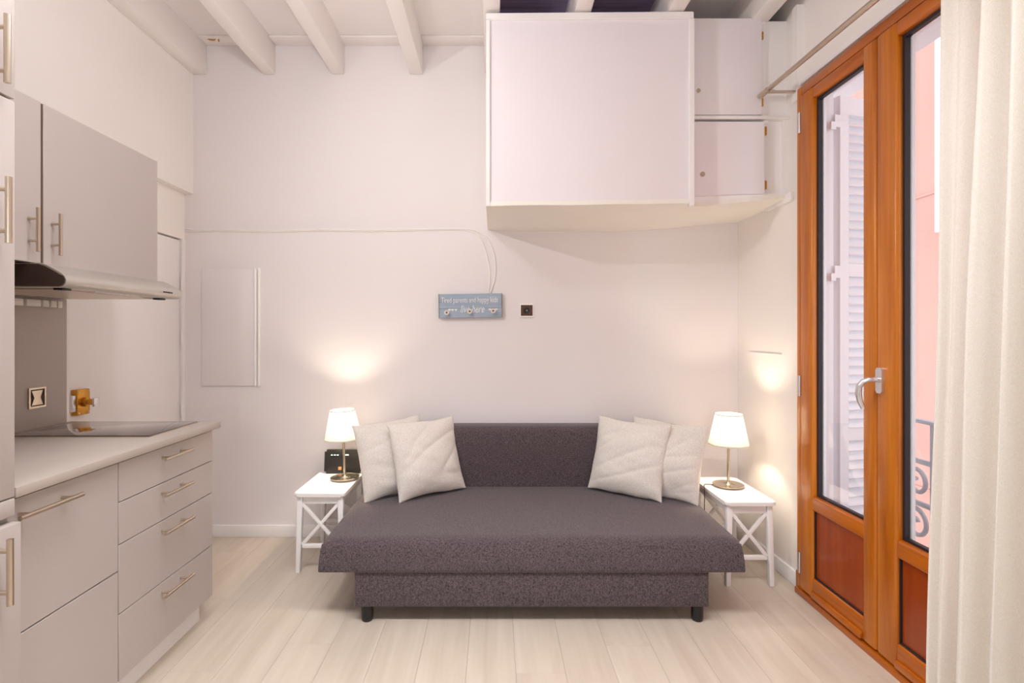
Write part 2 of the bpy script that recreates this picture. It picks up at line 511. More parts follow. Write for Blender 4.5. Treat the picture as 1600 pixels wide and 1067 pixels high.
for yy in (2.485, 2.545):
    for zz in (0.905, 1.005):
        lathe('lock_screw', [(0, .002), (.004, .0015), (.005, 0)], (-1.918, yy, zz), 'steel', lk, n=10, rot=Matrix.Rotation(math.radians(90), 4, 'Y'))

# ---------------------------------------------------------------- french door (varnished wood)
d2 = tag(empty('door_2', (1.54, 2.1, 0)), kind='structure')
FX0, FX1 = 1.497, 1.60
box('door_frame', FX0, FX1, DY1 - .042, DY1, 0, DZ1, 'wood_v', d2, bev=.006)
box('door_frame', FX0, FX1, DY0, DY0 + .042, 0, DZ1, 'wood_v', d2, bev=.006)
box('frame_head', FX0, FX1, DY0 + .042, DY1 - .042, DZ1 - .045, DZ1, 'wood_h', d2, bev=.006)
box('door_sill', FX0 - .012, 1.655, DY0 + .0, DY1 - .0, -0.004, 0.028, 'wood_h', d2, bev=.005)

def leaf(y0, y1, s0, s1, handle=None):
    """y0<y1 leaf edges, s0/s1 stile widths at y0/y1"""
    x0, x1 = 1.488, 1.548
    zb, zt = 0.034, 2.432
    L = empty('door_leaf', (1.52, (y0 + y1) / 2, 0)); L.parent = d2; L.location = Vector((1.52, (y0 + y1) / 2, 0)) - WP[d2]
    box('stile', x0, x1, y0, y0 + s0, zb, zt, 'wood_v', L, bev=.012, seg=3)
    box('stile', x0, x1, y1 - s1, y1, zb, zt, 'wood_v', L, bev=.012, seg=3)
    a, b = y0 + s0 - .006, y1 - s1 + .006
    box('rail', x0 + .003, x1 - .002, a, b, 2.378, zt, 'wood_h', L, bev=.010, seg=3)
    box('rail', x0 + .003, x1 - .002, a, b, 0.444, 0.512, 'wood_h', L, bev=.010, seg=3)
    box('rail', x0 + .003, x1 - .002, a, b, zb, 0.128, 'wood_h', L, bev=.010, seg=3)
    box('weather_bar', x0 - .010, x0 + .006, a + .006, b - .006, .040, .070, 'wood_h', L, bev=.006)
    box('lower_panel', 1.508, 1.530, a, b, 0.12, 0.45, 'wood_p', L)
    g = .007
    multi('panel_groove', [(1.500, 1.509, a + .004, a + .012, .128, .444), (1.500, 1.509, b - .012, b - .004, .128, .444),
                           (1.500, 1.509, a + .012, b - .012, .126, .134)], 'rubber', L)
    multi('gasket', [(1.512, 1.530, a + .004, a + .018, .505, 2.385), (1.512, 1.530, b - .018, b - .004, .505, 2.385),
                     (1.512, 1.530, a + .018, b - .018, .505, .522), (1.512, 1.530, a + .018, b - .018, 2.366, 2.385)], 'rubber', L)
    multi('outer_bead', [(1.534, 1.546, a + .004, a + .024, .505, 2.385), (1.534, 1.546, b - .024, b - .004, .505, 2.385)], 'shutter', L)
    box('glass_pane', 1.5305, 1.5335, a + .004, b - .004, .508, 2.382, 'glass', L)
    return L
leafL = leaf(2.098, 2.616, 0.075, 0.098)
leafR = leaf(1.574, 2.094, 0.098, 0.104)
for z in (0.16, 1.02, 2.30):
    bm = bmesh.new()
    b_tube(bm, [(1.489, 2.621, z - .05), (1.489, 2.621, z + .05)], .0085, 10)
    o = finish('door_hinge', bm, 'chrome', d2, smooth=50)
# lever handle on the second leaf
hy, hz = 2.062, 1.098
prism('handle_plate', [(hy - .017, hz - .042), (hy - .010, hz - .052), (hy + .010, hz - .052), (hy + .017, hz - .042),
                       (hy + .017, hz + .036), (hy + .010, hz + .046), (hy - .010, hz + .046), (hy - .017, hz + .036)], 0, 1.474, 1.489, 'chrome', leafR)
tube('door_handle', [(1.478, hy, hz), (1.455, hy, hz + .001), (1.440, hy + .004, hz), (1.424, hy + .012, hz - .008), (1.414, hy + .020, hz - .026),
                     (1.412, hy + .022, hz - .055), (1.418, hy + .022, hz - .085), (1.429, hy + .020, hz - .112)],
     [.011, .010, .010, .0105, .011, .0115, .0105, .008], 'chrome', leafR, n=12)

for n_, (za, zb) in enumerate(((.10, .78), (.80, 1.02), (1.06, 1.72), (1.74, 2.44))):  # dark strips laid on the wall to stand for the shaded gap beside the frame
    tag(box('trim_%d' % (n_ + 6), XR - .004, XR + .002, DY1 + .0005, DY1 + .0075, za, zb, 'gapdark', None), kind='structure')

# ================================================================== OUTSIDE
# shutter leaf folded open beyond the glass
sh = thing('louvred_shutter', (1.685, 2.645, 0), 'white louvred shutter standing open behind the french door glass', 'shutter')
SW = 0.40
def sbox(name, x0, x1, y0, y1, z0, z1, parent=sh, bev=.003, m='shutter'):
    bm = bmesh.new(); b_box(bm, x0, x1, y0, y1, z0, z1, bev)
    me = bpy.data.meshes.new(name)
    bmesh.ops.recalc_face_normals(bm, faces=bm.faces); bm.to_mesh(me); bm.free()
    me.materials.append(M[m])
    o = bpy.data.objects.new(name, me); COL.objects.link(o); o.parent = parent
    return o
sbox('stile', 0, .055, -.02, .02, 0.05, 2.44)
sbox('stile', SW - .055, SW, -.02, .02, 0.05, 2.44)
rails = [(2.35, 2.44), (1.555, 1.625), (0.745, 0.815), (0.05, 0.16)]
for a, b in rails: sbox('rail', .055, SW - .055, -.017, .017, a, b)
bm = bmesh.new(); b_box(bm, .052, SW - .052, -.0045, .0045, -.034, .034, .002)
bmesh.ops.rotate(bm, cent=(0, 0, 0), matrix=Matrix.Rotation(math.radians(-38), 3, 'X'), verts=bm.verts)
lou = bpy.data.meshes.new('louvre'); bm.to_mesh(lou); bm.free(); lou.materials.append(M['shutter'])
for (hi, lo) in ((2.35, 1.625), (1.555, 0.815), (0.745, 0.16)):
    k = int(round((hi - lo) / .0435)); st = (hi - lo) / k
    for j in range(k):
        o = bpy.data.objects.new('louvre', lou); COL.objects.link(o); o.parent = sh
        o.location = (0, 0, lo + (j + .5) * st)
for z in (0.3, 1.575, 2.31):
    sbox('hinge', -.038, .0, -.026, -.018, z - .03, z + .03, bev=.002)
    sbox('hinge', -.064, -.034, -.030, -.020, z - .045, z - .008, bev=.002)
sh.rotation_euler = (0, 0, math.radians(15))
# white jamb lining of the opening
tag(multi('trim_5', [(1.602, 1.66, DY1 - .030, DY1 + .02, 0, DZ1), (1.602, 1.66, DY0 - .02, DY0 + .03, 0, DZ1), (1.602, 1.66, DY0, DY1, DZ1 - .03, DZ1 + .02)], 'shutter'), kind='structure')

# balcony: floor slab, slab of the balcony above, iron railing
tag(box('balcony_floor', 1.655, 2.16, 0.4, 3.9, -0.12, -0.02, 'soffit'), 'pale slab of the balcony outside the french door', 'balcony floor')
tag(box('balcony_slab', 1.655, 2.25, 0.0, 4.6, 2.77, 2.92, 'soffit'), 'pale grey slab of the balcony overhead outside', 'balcony slab')

RXB = 2.10
rl = thing('balcony_railing', (RXB, 2.3, 0), 'grey wrought iron balcony railing with scrolls outside the door', 'railing')
box('handrail', RXB - .018, RXB + .018, 0.7, 3.7, .835, .853, 'iron', rl, bev=.004)
for z in (.645, .436, .06):
    box('crossbar', RXB - .008, RXB + .008, 0.7, 3.7, z - .012, z + .012, 'iron', rl, bev=.002)
posts = [0.72 + i * .462 for i in range(7)]
posts = [2.565 + (i - 4) * .462 for i in range(7)]
for y in posts:
    box('post', RXB - .012, RXB + .012, y - .013, y + .013, -.02, .836, 'iron', rl, bev=.003)
def scroll_pts(cy, cz, r0, r1, a0, turns, n=26):
    out = []
    for i in range(n + 1):
        t = i / n
        a = a0 + turns * 2 * math.pi * t
        r = r0 + (r1 - r0) * t
        out.append((RXB, cy + r * math.cos(a), cz + r * math.sin(a)))
    return out
for y in posts[:-1]:
    m_ = y + .231
    for s in (-1, 1):
        f = (lambda P: [(p[0], m_ + s * (p[1] - m_), p[2]) for p in P])
        tube('scroll', f(scroll_pts(m_ + .125, .535, .085, .018, math.radians(215), -1.35)), .011, 'iron', rl, n=6)
        tube('scroll', f(scroll_pts(m_ + .12, .33, .085, .018, math.radians(145), -1.3)), .011, 'iron', rl, n=6)
        tube('scroll', f(scroll_pts(m_ + .045, .69, .035, .010, math.radians(250), -1.4)), .010, 'iron', rl, n=6)
        tube('stem', f([(RXB, m_ + .045, .50), (RXB, m_ + .03, .42), (RXB, m_ + .025, .33), (RXB, m_ + .05, .25), (RXB, m_ + .075, .20)]), [.012, .015, .017, .02, .012], 'iron', rl, n=8)
    lathe('rosette', [(0, .014), (.016, .012), (.026, .004), (.028, -.004), (0, -.006)], (RXB - .006, m_, .50), 'iron', rl, n=14, rot=RY)

# coral house across the street
bd = thing('coral_house', (5.6, 5.5, -5.5), 'coral painted house facade across the street with a white shuttered window', 'building')
box('facade', 5.0, 6.2, -3.0, 15.0, -5.5, 9.5, 'coral', bd)
for z in (2.86, -0.55):
    box('string_course', 4.985, 5.0, -3.0, 15.0, z, z + .03, 'coral', bd)
for yy in (4.92, 1.5, 10.2):
    w = box('window_shutter', 4.93, 5.0, yy, yy + 1.10, 2.40, 4.75, 'shutter', bd, bev=.01)
    for k in range(3):
        box('shutter_panel', 4.918, 4.93, yy + .07, yy + 1.03, 2.48 + k * .76, 3.15 + k * .76, 'shutter', w, bev=.004)
tag(box('street_ground', 1.66, 5.0, -6, 18, -5.7, -5.5, 'street'), 'grey stone street far below the balcony', 'street')

# ================================================================== LOFT BOX AND CUPBOARDS
lb = thing('boxed_loft_cupboard', (0.48, 3.04, 1.93), 'large boxed-in white cupboard hanging under the beams', 'cupboard')
BX0, BX1, BYF = -0.040, 1.004, 2.70
def quad_panel(name, pts_front, y0, y1, material, parent, bev=0.0):
    """panel with four given (x,z) corners, front at y0, back at y1"""
    return prism(name, pts_front, 1, y0, y1, material, parent, bev=bev, smooth=False)
ztl, ztr = 2.885, 2.893
quad_panel('front_panel', [(BX0 + .018, 1.922), (BX1 - .018, 1.935), (BX1 - .018, ztr - .03), (BX0 + .018, ztl - .03)], BYF + .012, BYF + .03, 'white_lav', lb)
quad_panel('frame_strip', [(BX0, ztl - .034), (BX1, ztr - .034), (BX1, ztr), (BX0, ztl)], BYF, BYF + .035, 'white', lb, bev=.003)
quad_panel('frame_strip', [(BX0, 1.918), (BX0 + .020, 1.918), (BX0 + .020, ztl - .032), (BX0, ztl - .032)], BYF, BYF + .035, 'white', lb, bev=.003)
quad_panel('frame_strip', [(BX1 - .022, 1.918), (BX1 + .004, 1.918), (BX1 + .004, ztr - .032), (BX1 - .022, ztr - .032)], BYF, BYF + .035, 'white', lb, bev=.003)
quad_panel('open_joint', [(.56, 1.9315), (.93, 1.934), (.93, 1.9385), (.60, 1.9345)], BYF + .0105, BYF + .0125, 'gapdark', lb)
box('side_panel', BX0, BX0 + .018, BYF + .035, YB, 1.925, ztl, 'cream', lb)
box('side_panel', BX1 - .018, BX1, BYF + .035, YB, 1.945, ztl, 'white', lb)
# sagging plaster underside, running on below the small cupboards
bm = bmesh.new()
NX, NY = 40, 8
def under(u, v):
    x = BX0 + u * (XR - BX0)
    yf = BYF + .004 if x < BX1 else BYF + .004 + min(1, (x - BX1) / .02) * .085
    y = yf + v * (YB - yf)
    zf = 1.917 + .012 * min(1, u / .66) + (max(0, u - .66) / .34) * .050
    zb = 1.926 - .012 * math.sin(math.pi * min(1, u / .85)) + (max(0, u - .55) / .45) ** 1.2 * .045
    z = zf + (zb - zf) * v - .006 * math.sin(math.pi * v) + .004 * noise.noise(Vector((x * 4, y * 4, 2)))
    return x, y, z
low = [[bm.verts.new(under(i / NX, j / NY)) for j in range(NY + 1)] for i in range(NX + 1)]
top = [[bm.verts.new((low[i][j].co.x, low[i][j].co.y, low[i][j].co.z + .022)) for j in range(NY + 1)] for i in range(NX + 1)]
for i in range(NX):
    for j in range(NY):
        bm.faces.new((low[i][j], low[i + 1][j], low[i + 1][j + 1], low[i][j + 1]))
        bm.faces.new((top[i][j], top[i][j + 1], top[i + 1][j + 1], top[i + 1][j]))
    bm.faces.new((low[i][0], top[i][0], top[i + 1][0], low[i + 1][0]))
    bm.faces.new((low[i][NY], low[i + 1][NY], top[i + 1][NY], top[i][NY]))
for j in range(NY):
    bm.faces.new((low[0][j], low[0][j + 1], top[0][j + 1], top[0][j]))
    bm.faces.new((low[NX][j], top[NX][j], top[NX][j + 1], low[NX][j + 1]))
finish('plaster_underside', bm, 'cream', lb, smooth=40)

def lock(parent, x, y, z, r=.011):
    l = lathe('lock', [(0, .006), (r * .45, .006), (r * .5, .004), (r, .004), (r, 0), (0, 0)], (x, y, z), 'steel', parent, n=20, rot=RX)
    return l
CYF = 2.785
up = thing('wall_cupboard', (1.26, 3.08, 2.40), 'upper small white cupboard with two hinges, beside the large boxed cupboard', 'cupboard', 'small cupboards beside the loft box')
multi('carcass', [(BX1 + .006, XR, CYF + .04, YB, 2.404, 2.912), (1.392, 1.412, CYF + .012, CYF + .04, 2.404, 2.905), (1.412, XR, CYF + .024, CYF + .04, 2.404, 2.905)], 'white', up)
dr = box('cupboard_door', 1.030, 1.388, CYF, CYF + .020, 2.408, 2.908, 'white_lav', up, bev=.003)
lock(dr, 1.058, CYF, 2.532)
for z in (2.475, 2.82): box('hinge', 1.388, 1.397, CYF + .002, CYF + .012, z - .02, z + .02, 'brass', up, bev=.001)
lw = thing('wall_cupboard', (1.26, 3.08, 1.99), 'lower small white cupboard with brass hinges, door slightly ajar', 'cupboard', 'small cupboards beside the loft box')
multi('carcass', [(BX1 + .006, XR, CYF + .05, YB - .0, 2.005, 2.385), (1.405, 1.428, CYF + .020, CYF + .05, 2.0, 2.385), (1.428, XR - .03, CYF + .03, CYF + .05, 2.0, 2.385),
                  (XR - .03, XR, CYF + .010, CYF + .05, 2.0, 2.385), (BX1 + .006, 1.020, CYF + .02, CYF + .05, 2.0, 2.385)], 'white', lw)
quad_panel('sill', [(BX1 + .006, 1.945), (XR, 1.988), (XR, 2.004), (BX1 + .006, 1.996)], CYF + .008, CYF + .05, 'white', lw)
box('shelf_lip', BX1 + .004, XR, CYF - .004, CYF + .05, 2.385, 2.403, 'white', lw, bev=.003)
dr = quad_panel('cupboard_door', [(1.032, 1.985), (1.401, 1.999), (1.401, 2.372), (1.032, 2.372)], CYF - .004, CYF + .016, 'white_lav', lw, bev=.003)
lock(dr, 1.078, CYF - .004, 2.098, .013)
for z in (2.045, 2.325): box('hinge', 1.401, 1.413, CYF, CYF + .014, z - .022, z + .022, 'brass', lw, bev=.001)

# ================================================================== KITCHEN
FX = -1.255
def bar_handle(parent, p0, p1, standoff_dir=(-1, 0, 0), d=.034, r=.006, inset=.035):
    p0, p1 = Vector(p0), Vector(p1)
    t = (p1 - p0).normalized()
    bm = bmesh.new()
    b_tube(bm, [p0, p1], r, 12)
    s = Vector(standoff_dir)
    for q in (p0 + t * inset, p1 - t * inset):
        b_tube(bm, [q, q + s * d], r * .75, 10)
    return finish('handle', bm, 'steel', parent, smooth=50)

# drawer unit
dc = thing('drawer_cabinet', (-1.57, 2.095, 0), 'taupe kitchen base unit with four drawers and bar handles', 'cabinet')
box('body', -1.885, FX - .019, 1.797, 2.394, .110, .852, 'carcass', dc)
box('plinth', -1.885, -1.312, 1.797, 2.392, 0, .110, 'white', dc)
for (a, b) in ((.7115, .843), (.5695, .7085), (.3365, .5665), (.111, .3335)):
    d = box('drawer', FX - .018, FX, 1.7985, 2.396, a, b, 'front', dc, bev=.0012, seg=1)
    bar_handle(d, (FX + .036, 1.995, b - .036), (FX + .036, 2.185, b - .036))
# neighbouring unit with one long bar handle
dw = thing('base_cabinet', (-1.57, 1.585, 0), 'taupe kitchen base unit with one long horizontal bar handle', 'cabinet')
box('body', -1.885, FX - .019, 1.378, 1.795, .110, .852, 'carcass', dw)
box('plinth', -1.885, -1.312, 1.378, 1.795, 0, .110, 'white', dw)
d = box('upper_front', FX - .018, FX, 1.380, 1.7945, .4835, .843, 'front', dw, bev=.0012, seg=1)
bar_handle(d, (FX + .036, 1.383, .800), (FX + .036, 1.595, .800), r=.0065)
box('lower_front', FX - .018, FX, 1.380, 1.7945, .111, .4795, 'front', dw, bev=.0012, seg=1)
# worktop
tag(box('worktop', -1.898, -1.225, 1.378, 2.410, .854, .882, 'worktop', None, bev=.003), 'pale grey laminate worktop over the drawer unit', 'worktop')
# hob
hb = thing('ceramic_hob', (-1.565, 2.208, .882), 'shiny black glass hob set on the worktop', 'hob')
box('glass_top', -1.825, -1.310, 2.042, 2.376, .8825, .888, 'hob', hb, bev=.002)
box('trim_edge', -1.828, -1.307, 2.039, 2.379, .882, .8850, 'steel', hb)

# tall unit at the edge of the picture
tc = thing('tall_cabinet', (-1.55, 1.075, 0), 'tall taupe cabinet with vertical bar handles at the picture edge', 'cabinet')
TX = -1.224
box('body', -1.885, TX - .020, .776, 1.374, .110, 2.30, 'carcass', tc)
box('plinth', -1.885, -1.30, .776, 1.374, 0, .110, 'white', tc)
for a, b, px in ((1.874, 2.298, 0), (.860, 1.868, 0), (.812, .857, 0), (.113, .797, .016)):
    nm = 'panel_strip' if b - a < .1 else 'door'
    d = box(nm, TX - .018, TX + px, .778, 1.374, a, b, 'front', tc, bev=.003)
    if (a, b) == (1.874, 2.298): bar_handle(d, (TX + .036, 1.312, 1.888), (TX + .036, 1.312, 2.055), r=.0075, inset=.03)
    if (a, b) == (.860, 1.868): bar_handle(d, (TX + .036, 1.316, 1.498), (TX + .036, 1.316, 1.660), r=.0075, inset=.03)
    if (a, b) == (.113, .797): bar_handle(d, (TX + .052, 1.302, .618), (TX + .052, 1.302, .779), r=.0075, inset=.03)

# wall units
UX = -1.503
wa = thing('wall_cabinet', (-1.70, 2.095, 1.507), 'wide taupe wall cabinet above the cooker hood', 'cabinet', 'kitchen wall cabinets')
box('body', -1.886, UX - .019, 1.7925, 2.398, 1.509, 2.040, 'carcass', wa)
d = box('door', UX - .018, UX, 1.793, 2.400, 1.507, 2.042, 'front', wa, bev=.0012, seg=1)
bar_handle(d, (UX + .032, 1.825, 1.540), (UX + .032, 1.825, 1.682), d=.03)
wb = thing('wall_cabinet', (-1.70, 1.585, 1.507), 'narrow taupe wall cabinet between the tall unit and the wide wall cabinet', 'cabinet', 'kitchen wall cabinets')
box('body', -1.886, UX - .019, 1.385, 1.782, 1.509, 2.040, 'carcass', wb)
d = box('door', UX - .018, UX, 1.386, 1.783, 1.507, 2.042, 'front', wb, bev=.0012, seg=1)
bar_handle(d, (UX + .032, 1.735, 1.540), (UX + .032, 1.735, 1.682), d=.03)
tag(box('gap_shade_strip', -1.886, UX - .002, 1.7833, 1.7917, 1.508, 2.040, 'gapdark'), 'dark brown strip standing for the shaded gap between the two wall cabinets', 'strip')  # dark colour put in to stand for shade in the gap

# cooker hood
ch = thing('cooker_hood', (-1.65, 2.07, 1.427), 'slim silver cooker hood with a rounded front below the wall cabinet', 'hood')
prof = [(-1.885, 1.505), (-1.470, 1.505), (-1.452, 1.499), (-1.420, 1.482), (-1.402, 1.471), (-1.391, 1.460), (-1.3865, 1.448), (-1.389, 1.438), (-1.397, 1.430), (-1.408, 1.427), (-1.885, 1.427)]
prism('hood_body', prof, 1, 1.742, 2.388, 'silver', ch, smooth=40)
pin = [(x + (.004 if x < -1.8 else -.003), z + (-.004 if z > 1.46 else .003)) for x, z in prof]
prism('end_cap', pin, 1, 1.737, 1.742, 'hoodend', ch, smooth=40)
for i in range(5):
    box('button', -1.3935, -1.385, 2.255 + i * .0135, 2.263 + i * .0135, 1.446, 1.453, 'black', ch, bev=.001)
box('grease_filter', -1.84, -1.47, 1.80, 2.33, 1.424, 1.4275, 'steel', ch)
for y in (1.80, 2.32):
    box('filter_clip', -1.46, -1.43, y - .02, y + .02, 1.420, 1.427, 'black', ch, bev=.001)
box('hood_lamp', -1.455, -1.432, 1.93, 2.17, 1.424, 1.4275, 'knobw', ch)

# splashback, rail and open socket
tag(box('splashback', -1.900, -1.890, 1.378, 2.378, .882, 1.425, 'splash', None, bev=.001), 'taupe laminate splashback panel behind the hob', 'splashback')
cr = thing('clip_rail', (-1.885, 2.22, 1.385), 'short cream plastic clip rail on the splashback under the hood', 'rail')
box('rail_back', -1.890, -1.884, 2.02, 2.335, 1.388, 1.412, 'knobw', cr)
for a, b in ((2.05, 2.135), (2.150, 2.218), (2.228, 2.258), (2.268, 2.298), (2.304, 2.328)):
    box('clip', -1.884, -1.868, a, b, 1.386, 1.414, 'knobw', cr, bev=.002)
so = thing('open_socket', (-1.885, 2.24, 1.0), 'open socket box with metal trim in the taupe splashback', 'socket')
multi('trim', [(-1.890, -1.884, 2.178, 2.262, 1.045, 1.053), (-1.890, -1.884, 2.178, 2.262, .968, .976),
               (-1.890, -1.884, 2.178, 2.186, .976, 1.045), (-1.890, -1.884, 2.254, 2.262, .976, 1.045)], 'steel', so)
box('inner_plate', -1.8905, -1.8885, 2.186, 2.254, .976, 1.045, 'hoodend', so)
prism('clamp', [(2.192, 1.04), (2.205, 1.011), (2.192, .981), (2.246, .981), (2.234, 1.011), (2.246, 1.04)], 0, -1.8885, -1.885, 'steel', so, smooth=False)

# ================================================================== BACK WALL THINGS
# grey panel with a moulded edge
wp = thing('wall_panel', (-1.645, YB, .945), 'plain pinkish white cover panel with a moulded side on the wall beside the entrance door', 'panel')
x0, x1, z0, z1 = -1.832, -1.462, .946, 1.677
box('panel_board', x0, x1 - .04, YB - .012, YB, z0, z1, 'wall', wp, bev=.004)
box('edge_moulding', x1 - .04, x1 - .022, YB - .020, YB, z0 - .002, z1 + .004, 'white', wp, bev=.007, seg=3)
box('edge_moulding', x1 - .018, x1, YB - .020, YB, z0 - .003, z1 + .008, 'white', wp, bev=.007, seg=3)

# cables along the wall, then down to the sign
def P3(px, py, off=.006):
    D = YB - off
    return ((px - 772) * D / 840, D, EYE + (520 - py) * D / 840)
c1 = [P3(288, 359), P3(300, 361), P3(340, 360.5), P3(420, 362), P3(500, 360), P3(580, 361), P3(650, 359.5), P3(705, 358.5), P3(728, 359.5), P3(742, 364), P3(752, 374), P3(758, 390), P3(763, 410), P3(765.5, 430), P3(764.5, 446), P3(763, 460)]
c2 = [P3(290, 356.5, .010), P3(305, 359, .010), P3(345, 358.5, .010), P3(420, 360, .010), P3(500, 358.2, .010), P3(580, 359, .010), P3(650, 357.8, .010), P3(710, 357, .010), P3(735, 358.5, .010), P3(750, 363, .010), P3(762, 374, .010), P3(770, 392, .010), P3(774, 414, .010), P3(773, 434, .010), P3(769, 448, .010), P3(765, 460, .010)]
def smooth_path(pts, n=4):
    pts = [Vector(p) for p in pts]; out = []
    for i in range(len(pts) - 1):
        p0 = pts[max(0, i - 1)]; p1 = pts[i]; p2 = pts[i + 1]; p3 = pts[min(len(pts) - 1, i + 2)]
        for k in range(n):
            t = k / n
            out.append(0.5 * ((2 * p1) + (p2 - p0) * t + (2 * p0 - 5 * p1 + 4 * p2 - p3) * t * t + (3 * p1 - p0 - 3 * p2 + p3) * t ** 3))
    out.append(pts[-1]); return out
tag(tube('wall_cable', smooth_path(c1), .0035, 'cream', None, n=6), 'cream cable along the back wall, inner bend above the blue sign', 'cable', 'cables to the sign')
tag(tube('wall_cable', smooth_path(c2), .0035, 'white', None, n=6), 'white cable along the back wall, outer bend above the blue sign', 'cable', 'cables to the sign')

# blue sign with three knobs
sg = thing('wall_sign', (0, 0, 0), 'pale blue wooden sign with white lettering and three knobs on the back wall', 'sign')
sx0, sx1 = -.197, .197
def loc_mesh(name, bm, material, parent, smooth=False):
    bmesh.ops.recalc_face_normals(bm, faces=bm.faces)
    me = bpy.data.meshes.new(name); bm.to_mesh(me); bm.free()
    if smooth:
        for p in me.polygons: p.use_smooth = True
        if smooth is not True: me.set_sharp_from_angle(angle=math.radians(smooth))
    if material: me.materials.append(M[material])
    o = bpy.data.objects.new(name, me); COL.objects.link(o); o.parent = parent
    return o
for (za, zb) in ((-.074, -.0165), (-.0155, .023), (.024, .074)):
    bm = bmesh.new(); b_box(bm, sx0, sx1, -.022, 0, za, zb, .0015)
    loc_mesh('board', bm, 'sign', sg)
bm = bmesh.new(); b_box(bm, sx0 - .001, sx0 + .004, -.0225, 0, -.0745, .0745); loc_mesh('worn_edge', bm, 'signedge', sg)
bm = bmesh.new(); b_box(bm, sx1 - .004, sx1 + .001, -.0225, 0, -.0745, .0745); loc_mesh('worn_edge', bm, 'signedge', sg)
def lettering(name, text, width, height, cx, cz, shear=0.0, material='print', y=-.0225, parent=sg):
    cu = bpy.data.curves.new(name, 'FONT'); cu.body = text; cu.size = 1.0; cu.shear = shear; cu.extrude = 0.0
    cu.align_x = 'LEFT'; cu.resolution_u = 3
    tmp = bpy.data.objects.new('tmp_text', cu); COL.objects.link(tmp)
    bpy.context.view_layer.update()
    dg = bpy.context.evaluated_depsgraph_get()
    me = bpy.data.meshes.new_from_object(tmp.evaluated_get(dg))
    bpy.data.objects.remove(tmp); bpy.data.curves.remove(cu)
    xs = [v.co.x for v in me.vertices]; ys = [v.co.y for v in me.vertices]
    mx, Mx, my, My = min(xs), max(xs), min(ys), max(ys)
    for v in me.vertices:
        u = (v.co.x - mx) / (Mx - mx) - .5; w = (v.co.y - my) / (My - my) - .5
        v.co = (cx + u * width, y - .0006, cz + w * height)
    me.name = name; me.materials.clear(); me.materials.append(M[material])
    o = bpy.data.objects.new(name, me); COL.objects.link(o); o.parent = parent
    return o
lettering('lettering', 'Tired parents and happy kids', .352, .046, -.006, .031)
lettering('lettering', 'live here', .150, .046, .012, -.020, shear=.35)
def heart(cx, cz, s):
    bm = bmesh.new()
    pts = []
    for k in range(18):
        t = 2 * math.pi * k / 18
        pts.append((cx + s * .0625 * 16 * math.sin(t) ** 3, cz + s * .0625 * (13 * math.cos(t) - 5 * math.cos(2 * t) - 2 * math.cos(3 * t) - math.cos(4 * t))))
    bm.faces.new([bm.verts.new((x, -.0231, z)) for x, z in pts])
    loc_mesh('heart', bm, 'print', sg)
for cx in (-.131, -.112, -.091, .120, .140, .160): heart(cx, -.024, .009)
for cx, cz in ((-.146, -.042), (-.004, -.036), (.141, -.035)):
    bm = bmesh.new(); b_lathe(bm, [(0, .034), (.006, .034), (.012, .036), (.0165, .030), (.015, .022), (.007, .014), (.006, 0), (0, 0)], 0, 0, 0, 20)
    bmesh.ops.transform(bm, matrix=RX, verts=bm.verts); bmesh.ops.translate(bm, vec=(cx, -.022, cz), verts=bm.verts)
    k = loc_mesh('knob', bm, 'knobw', sg, smooth=40)
    bm = bmesh.new(); b_lathe(bm, [(0, .0375), (.005, .037), (.0062, .033), (0, .033)], 0, 0, 0, 14)
    bmesh.ops.transform(bm, matrix=RX, verts=bm.verts); bmesh.ops.translate(bm, vec=(cx, -.022, cz), verts=bm.verts)
    loc_mesh('knob_screw', bm, 'socketb', k, smooth=40)
sc_ = P3(735.5, 478, 0)
sg.location = (sc_[0], YB - .012, sc_[2]); sg.rotation_euler = (0, math.radians(-.9), 0)
WP[sg] = Vector(sg.location)

# bare socket box
bs = thing('bare_socket', (P3(823, 485)[0], YB, P3(823, 485)[2]), 'bare brown socket box without cover right of the blue sign', 'socket')
cx, cz = bs.location.x, bs.location.z
multi('rim', [(cx - .042, cx + .042, YB - .010, YB, cz + .034, cz + .042), (cx - .042, cx + .042, YB - .010, YB, cz - .042, cz - .034),
              (cx - .042, cx - .037, YB - .010, YB, cz - .034, cz + .034), (cx + .037, cx + .042, YB - .010, YB, cz - .034, cz + .034)], 'white', bs)
box('box_plate', cx - .037, cx + .037, YB - .006, YB - .001, cz - .034, cz + .034, 'socketb', bs)
prism('insert', [(cx - .034, cz + .03), (cx + .034, cz + .03), (cx + .022, cz), (cx + .034, cz - .03), (cx - .034, cz - .03), (cx - .022, cz)], 1, YB - .010, YB - .006, 'gapdark', bs, smooth=False)
lathe('socket_face', [(0, .002), (.006, .002), (.010, .004), (.019, .005), (.020, 0), (0, 0)], (cx, YB - .010, cz), 'black', bs, n=24, rot=RX)
lathe('centre_screw', [(0, .005), (.003, .004), (.0035, 0)], (cx, YB - .011, cz), 'chrome', bs, n=10, rot=RX)

